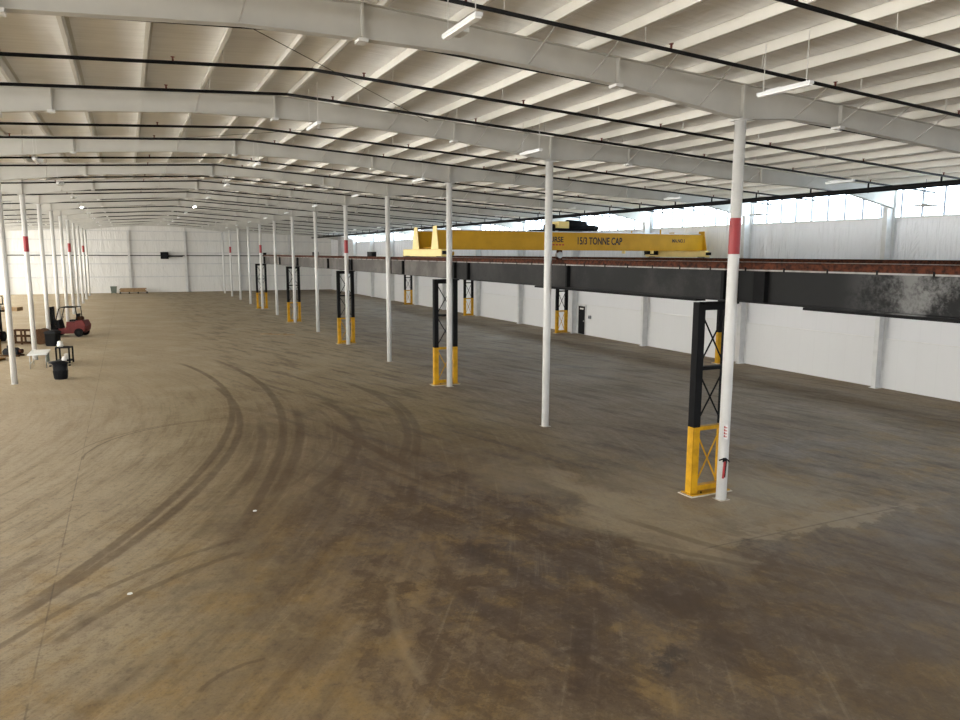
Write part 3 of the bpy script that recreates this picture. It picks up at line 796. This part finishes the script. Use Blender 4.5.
forklift((-8.55, 58.6, 0), -PI / 2 - .30, 'dark red forklift cut by the left edge, raised forks under lumber', 1.95)
# lumber held on the raised forks
cL = thing('lumber_stack', 'pale brown lumber bundle held up on raised forks at the left edge', 'lumber', (-8.55, 60.35, 1.98), -.30)
for k in range(3):
    for j in range(2):
        MB().box(-1.75, 1.75, -.45 + k * .3, -.45 + k * .3 + .28, j * .13, j * .13 + .12).build('board', M['lumber'], cL)

# black bin in front of the forklift
t = thing('storage_bin', 'black plastic bin standing in front of the red forklift', 'bin', (-4.62, 54.75, 0), yaw_rt)
MB().prism([(-.32, 0), (.32, 0), (.38, .86), (-.38, .86)], 'y', -.34, .34).build('body', M['rubber'], t, bevel=.08)
MB().prism([(-.40, .84), (.40, .84), (.38, .92), (.2, 1.0), (-.2, 1.0), (-.38, .92)], 'y', -.36, .36).build('lid', M['plastic_black'], t, bevel=.02)
# wooden frames and reel
t = thing('wooden_rack', 'dark brown open wooden frame rack beside the second left column', 'rack', (-6.45, 56.6, 0), yaw_rt)
for x in (-.65, 0, .65):
    for yy in (-.2, .2): MB().box(x - .045, x + .045, yy - .045, yy + .045, 0, .95).build('post', M['darkwood'], t)
for z in (.06, .50, .88):
    for yy in (-.3, .3): MB().box(-.68, .68, yy - .03, yy + .03, z, z + .08).build('rail', M['darkwood'], t)
for x in (-.65, 0, .65):
    MB().box(x - .03, x + .03, -.3, .3, .5, .58).build('cross_rail', M['darkwood'], t)
t = thing('cable_reel', 'brown wooden cable reel between the wooden rack and the black bin', 'reel', (-5.30, 56.0, 0), yaw_rt + PI / 2)
for x in (-.28, .28): MB().tube([(x - .03, 0, .52), (x + .03, 0, .52)], .52, 24).build('flange', M['darkwood'], t)
MB().tube([(-.26, 0, .52), (.26, 0, .52)], .22, 16).build('core', M['lumber'], t)
# items cut by the left edge
t = thing('timber_pallet', 'orange brown timber pallet cut by the left edge of the picture', 'pallet', (-7.2, 48.4, 0), yaw_rt)
for k in range(5): MB().box(-.6, .6, -.5 + k * .22, -.5 + k * .22 + .12, .12, .145).build('deck_board', M['orange_wood'], t)
for x in (-.56, 0, .47): MB().box(x, x + .09, -.5, .5, .02, .12).build('stringer', M['orange_wood'], t)
for k in range(3): MB().box(-.6, .6, -.5 + k * .44, -.5 + k * .44 + .12, 0, .02).build('deck_board', M['orange_wood'], t)
t = thing('timber_crate', 'orange brown open timber crate stacked behind the pallet at the left edge', 'crate', (-7.75, 51.2, 0), yaw_rt)
for x in (-.55, .55):
    for yy in (-.4, .4): MB().box(x - .05, x + .05, yy - .05, yy + .05, 0, .9).build('post', M['orange_wood'], t)
for z in (.1, .4, .75):
    for yy in (-.44, .40): MB().box(-.6, .6, yy, yy + .04, z, z + .12).build('slat', M['orange_wood'], t)
t = thing('engine_block', 'dark machine part on low skids beside the nearest left column', 'machine part', (-6.35, 50.2, 0), yaw_rt)
MB().box(-.55, .55, -.28, -.18, 0, .10).box(-.55, .55, .18, .28, 0, .10).build('skid', M['darkwood'], t)
MB().prism([(-.42, .10), (.42, .10), (.46, .34), (.25, .50), (-.30, .48), (-.45, .30)], 'y', -.22, .22).build('body', M['plastic_black'], t, bevel=.03)
MB().tube([(.46, 0, .30), (.62, 0, .30)], .13, 12).build('pulley', M['rust'], t)
MB().tube([(-.2, 0, .45), (-.2, 0, .62)], .08, 10).build('filler_neck', M['black'], t)

# folding table
t = thing('folding_table', 'white topped folding table at the foot of the second left column', 'table', (-4.48, 45.05, 0), 0)
MB().prism([(-.45, -1.1), (.45, -1.1), (.45, 1.1), (-.45, 1.1)], 'z', .72, .77).build('tabletop', M['plastic_white'], t, bevel=.01)
for x in (-.36, .36):
    for yy in (-.85, .85):
        MB().tube([(x, yy, .72), (x * 1.02, yy, .0)], .022, 8).build('leg', M['steel'], t)
    MB().bar((x, -.85, .25), (x, .85, .25), .03).build('leg_brace', M['steel'], t)
MB().box(.30, .42, -.3, .3, .25, .70).build('side_panel', M['green_grey'], t)
# cart with papers
t = thing('wire_cart', 'black wire frame cart standing behind the trash can', 'cart', (-3.38, 46.0, 0), yaw_rt + .15)
for x in (-.33, .33):
    for yy in (-.25, .25): MB().box(x - .035, x + .035, yy - .035, yy + .035, 0, .86).build('post', M['black'], t)
for z in (.12, .82):
    for yy in (-.25, .25): MB().box(-.36, .36, yy - .03, yy + .03, z, z + .07).build('rail', M['black'], t)
    for x in (-.33, .33): MB().box(x - .03, x + .03, -.25, .25, z, z + .07).build('side_rail', M['black'], t)
MB().box(-.30, .30, -.22, .22, .16, .19).build('shelf', M['plastic_black'], t)
for (x, z, r1, lab) in ((-.2, .89, .5, 'crumpled white cloth on top of the black wire cart'), (.10, .19, .1, 'white paper bundle on the lower shelf of the cart')):
    o = MB().lathe([(.0, .0), (.14, .01), (.17, .10), (.12, .2), (.14, .27), (.05, .33), (0, .33)], 9).build('rag', M['paper'], None,
        loc=(-3.38 + x * .9, 46.0, z)); tag(o, lab, 'cloth', 'white rags near the cart')
    o.rotation_euler = (0, 0, r1)
# trash can
t = thing('trash_can', 'dark grey ribbed trash can with lid ajar, front of the cart', 'trash can', (-3.17, 40.1, 0), 0)
b_ = MB(); b_.lathe([(0, 0), (.26, 0), (.27, .03), (.30, .42), (.31, .43), (.31, .46), (.325, .72), (.36, .74), (.36, .79), (.33, .79), (.31, .74), (.29, .05), (0, .04)], 28)
b_.build('bin_body', M['plastic_black'], t)
for k in range(14):
    a = 2 * PI * k / 14
    MB().bar((.285 * math.cos(a), .285 * math.sin(a), .06), (.318 * math.cos(a), .318 * math.sin(a), .42), .02).build('rib', M['plastic_black'], t)
for s_ in (-1, 1): MB().box(s_ * .40 - .05, s_ * .40 + .05, -.08, .08, .62, .68).build('handle', M['plastic_black'], t)
l_ = MB().lathe([(0, .05), (.34, .03), (.37, 0), (.37, -.02), (0, -.01)], 28).build('lid', M['plastic_black'], t)
l_.location = (-.12, 0, .83); l_.rotation_euler = (0, -.07, 0)
o = MB().lathe([(0, 0), (.10, .0), (.13, .08), (.08, .16), (.09, .2), (0, .22)], 9).build('paper_cup', M['paper'], None, loc=(-2.98, 40.1, .87))
tag(o, 'crumpled white paper lying on the trash can lid', 'paper')

# things at the foot of the back wall
t = thing('waste_bin', 'faded green grey wheeled bin at the foot of the back wall', 'bin', (-2.0, 121.9, 0))
t.scale = (.82, .82, .82)
MB().prism([(-.42, .1), (.42, .1), (.52, 1.15), (-.52, 1.15)], 'y', -.45, .45).build('body', M['green_grey'], t, bevel=.04)
MB().box(-.56, .56, -.5, .5, 1.15, 1.28).build('lid', M['green_grey'], t, bevel=.04)
for x in (-.35, .35): MB().tube([(x - .05, -.3, .1), (x + .05, -.3, .1)], .10, 12).tube([(x - .05, .3, .1), (x + .05, .3, .1)], .10, 12).build('wheel', M['rubber'], t)
t = thing('sheet_stack', 'low stack of tan sheets on dark skids by the back wall', 'sheet stack', (.65, 121.6, 0))
for x in (-1.9, -.7, .5, 1.7): MB().box(x, x + .2, -.7, .7, 0, .22).build('skid', M['black'], t)
for k in range(4): MB().box(-1.9 + .12 * (k % 2), 1.75 - .1 * (k % 3), -.65, .65, .22 + k * .14, .34 + k * .14).build('sheet', M['lumber'], t)

# loose boards and chips on the floor
for i, (x, y, a, lab) in enumerate(((9.1, 56.6, .1, 'pale flat scrap board on the floor, leftmost of the scrap boards'),
                                    (9.6, 56.0, -.6, 'pale flat scrap board on the floor, second scrap board'),
                                    (10.1, 56.0, .0, 'pale flat scrap board on the floor, third scrap board'),
                                    (10.55, 55.3, -.35, 'pale flat scrap board on the floor, rightmost of the scrap boards'))):
    o = MB().box(-.42, .42, -.09, .09, .0, .04).build('scrap_board', M['lumber'], None, loc=(x, y, 0)); o.rotation_euler = (0, 0, a)
    tag(o, lab, 'board', 'scrap boards on the floor')
for i, (x, y, lab) in enumerate(((2.38, 17.33, 'small white chip on the dirty floor nearest the tyre tracks'),
                                 (-.29, 13.85, 'small white chip on the floor at lower left'))):
    v = MB().prism([(-.045, -.015), (.0, -.035), (.045, -.01), (.02, .03), (-.03, .025)], 'z', 0, .02).build('debris_chip', M['paper'], None, loc=(x, y, 0))
    tag(v, lab, 'debris', 'debris chips')

# ------------------------------------------------------------------ camera (solved from the columns of the photograph)
f_px, yaw, pit, rol = 738.98, .4428, .1425, .0041
Rv = Vector((math.cos(yaw), -math.sin(yaw), 0)); F0 = Vector((math.sin(yaw), math.cos(yaw), 0)); Zv = Vector((0, 0, 1))
F = F0 * math.cos(pit) - Zv * math.sin(pit); U = F0 * math.sin(pit) + Zv * math.cos(pit)
R2 = Rv * math.cos(rol) + U * math.sin(rol); U2 = U * math.cos(rol) - Rv * math.sin(rol)
cd = bpy.data.cameras.new('camera'); cam = bpy.data.objects.new('camera', cd); COL.objects.link(cam)
cd.sensor_width = 36; cd.lens = f_px / 960 * 36; cd.clip_end = 600
mt = Matrix((R2, U2, -F)).transposed().to_4x4(); mt.translation = Vector((0, 0, 6.0)); cam.matrix_world = mt
C.camera = cam

# ------------------------------------------------------------------ daylight
wld = bpy.data.worlds.new('sky'); C.world = wld; wld.use_nodes = True
bg = wld.node_tree.nodes['Background']; bg.inputs[0].default_value = (.93, .96, 1.0, 1); bg.inputs[1].default_value = 2.0
C.view_settings.view_transform = 'Standard'; C.view_settings.look = 'None'
C.view_settings.exposure = 1.05; C.view_settings.gamma = 1.0; C.view_settings.use_curve_mapping = False
C.cycles.max_bounces = 9; C.cycles.diffuse_bounces = 8; C.cycles.glossy_bounces = 3
C.cycles.sample_clamp_indirect = 8
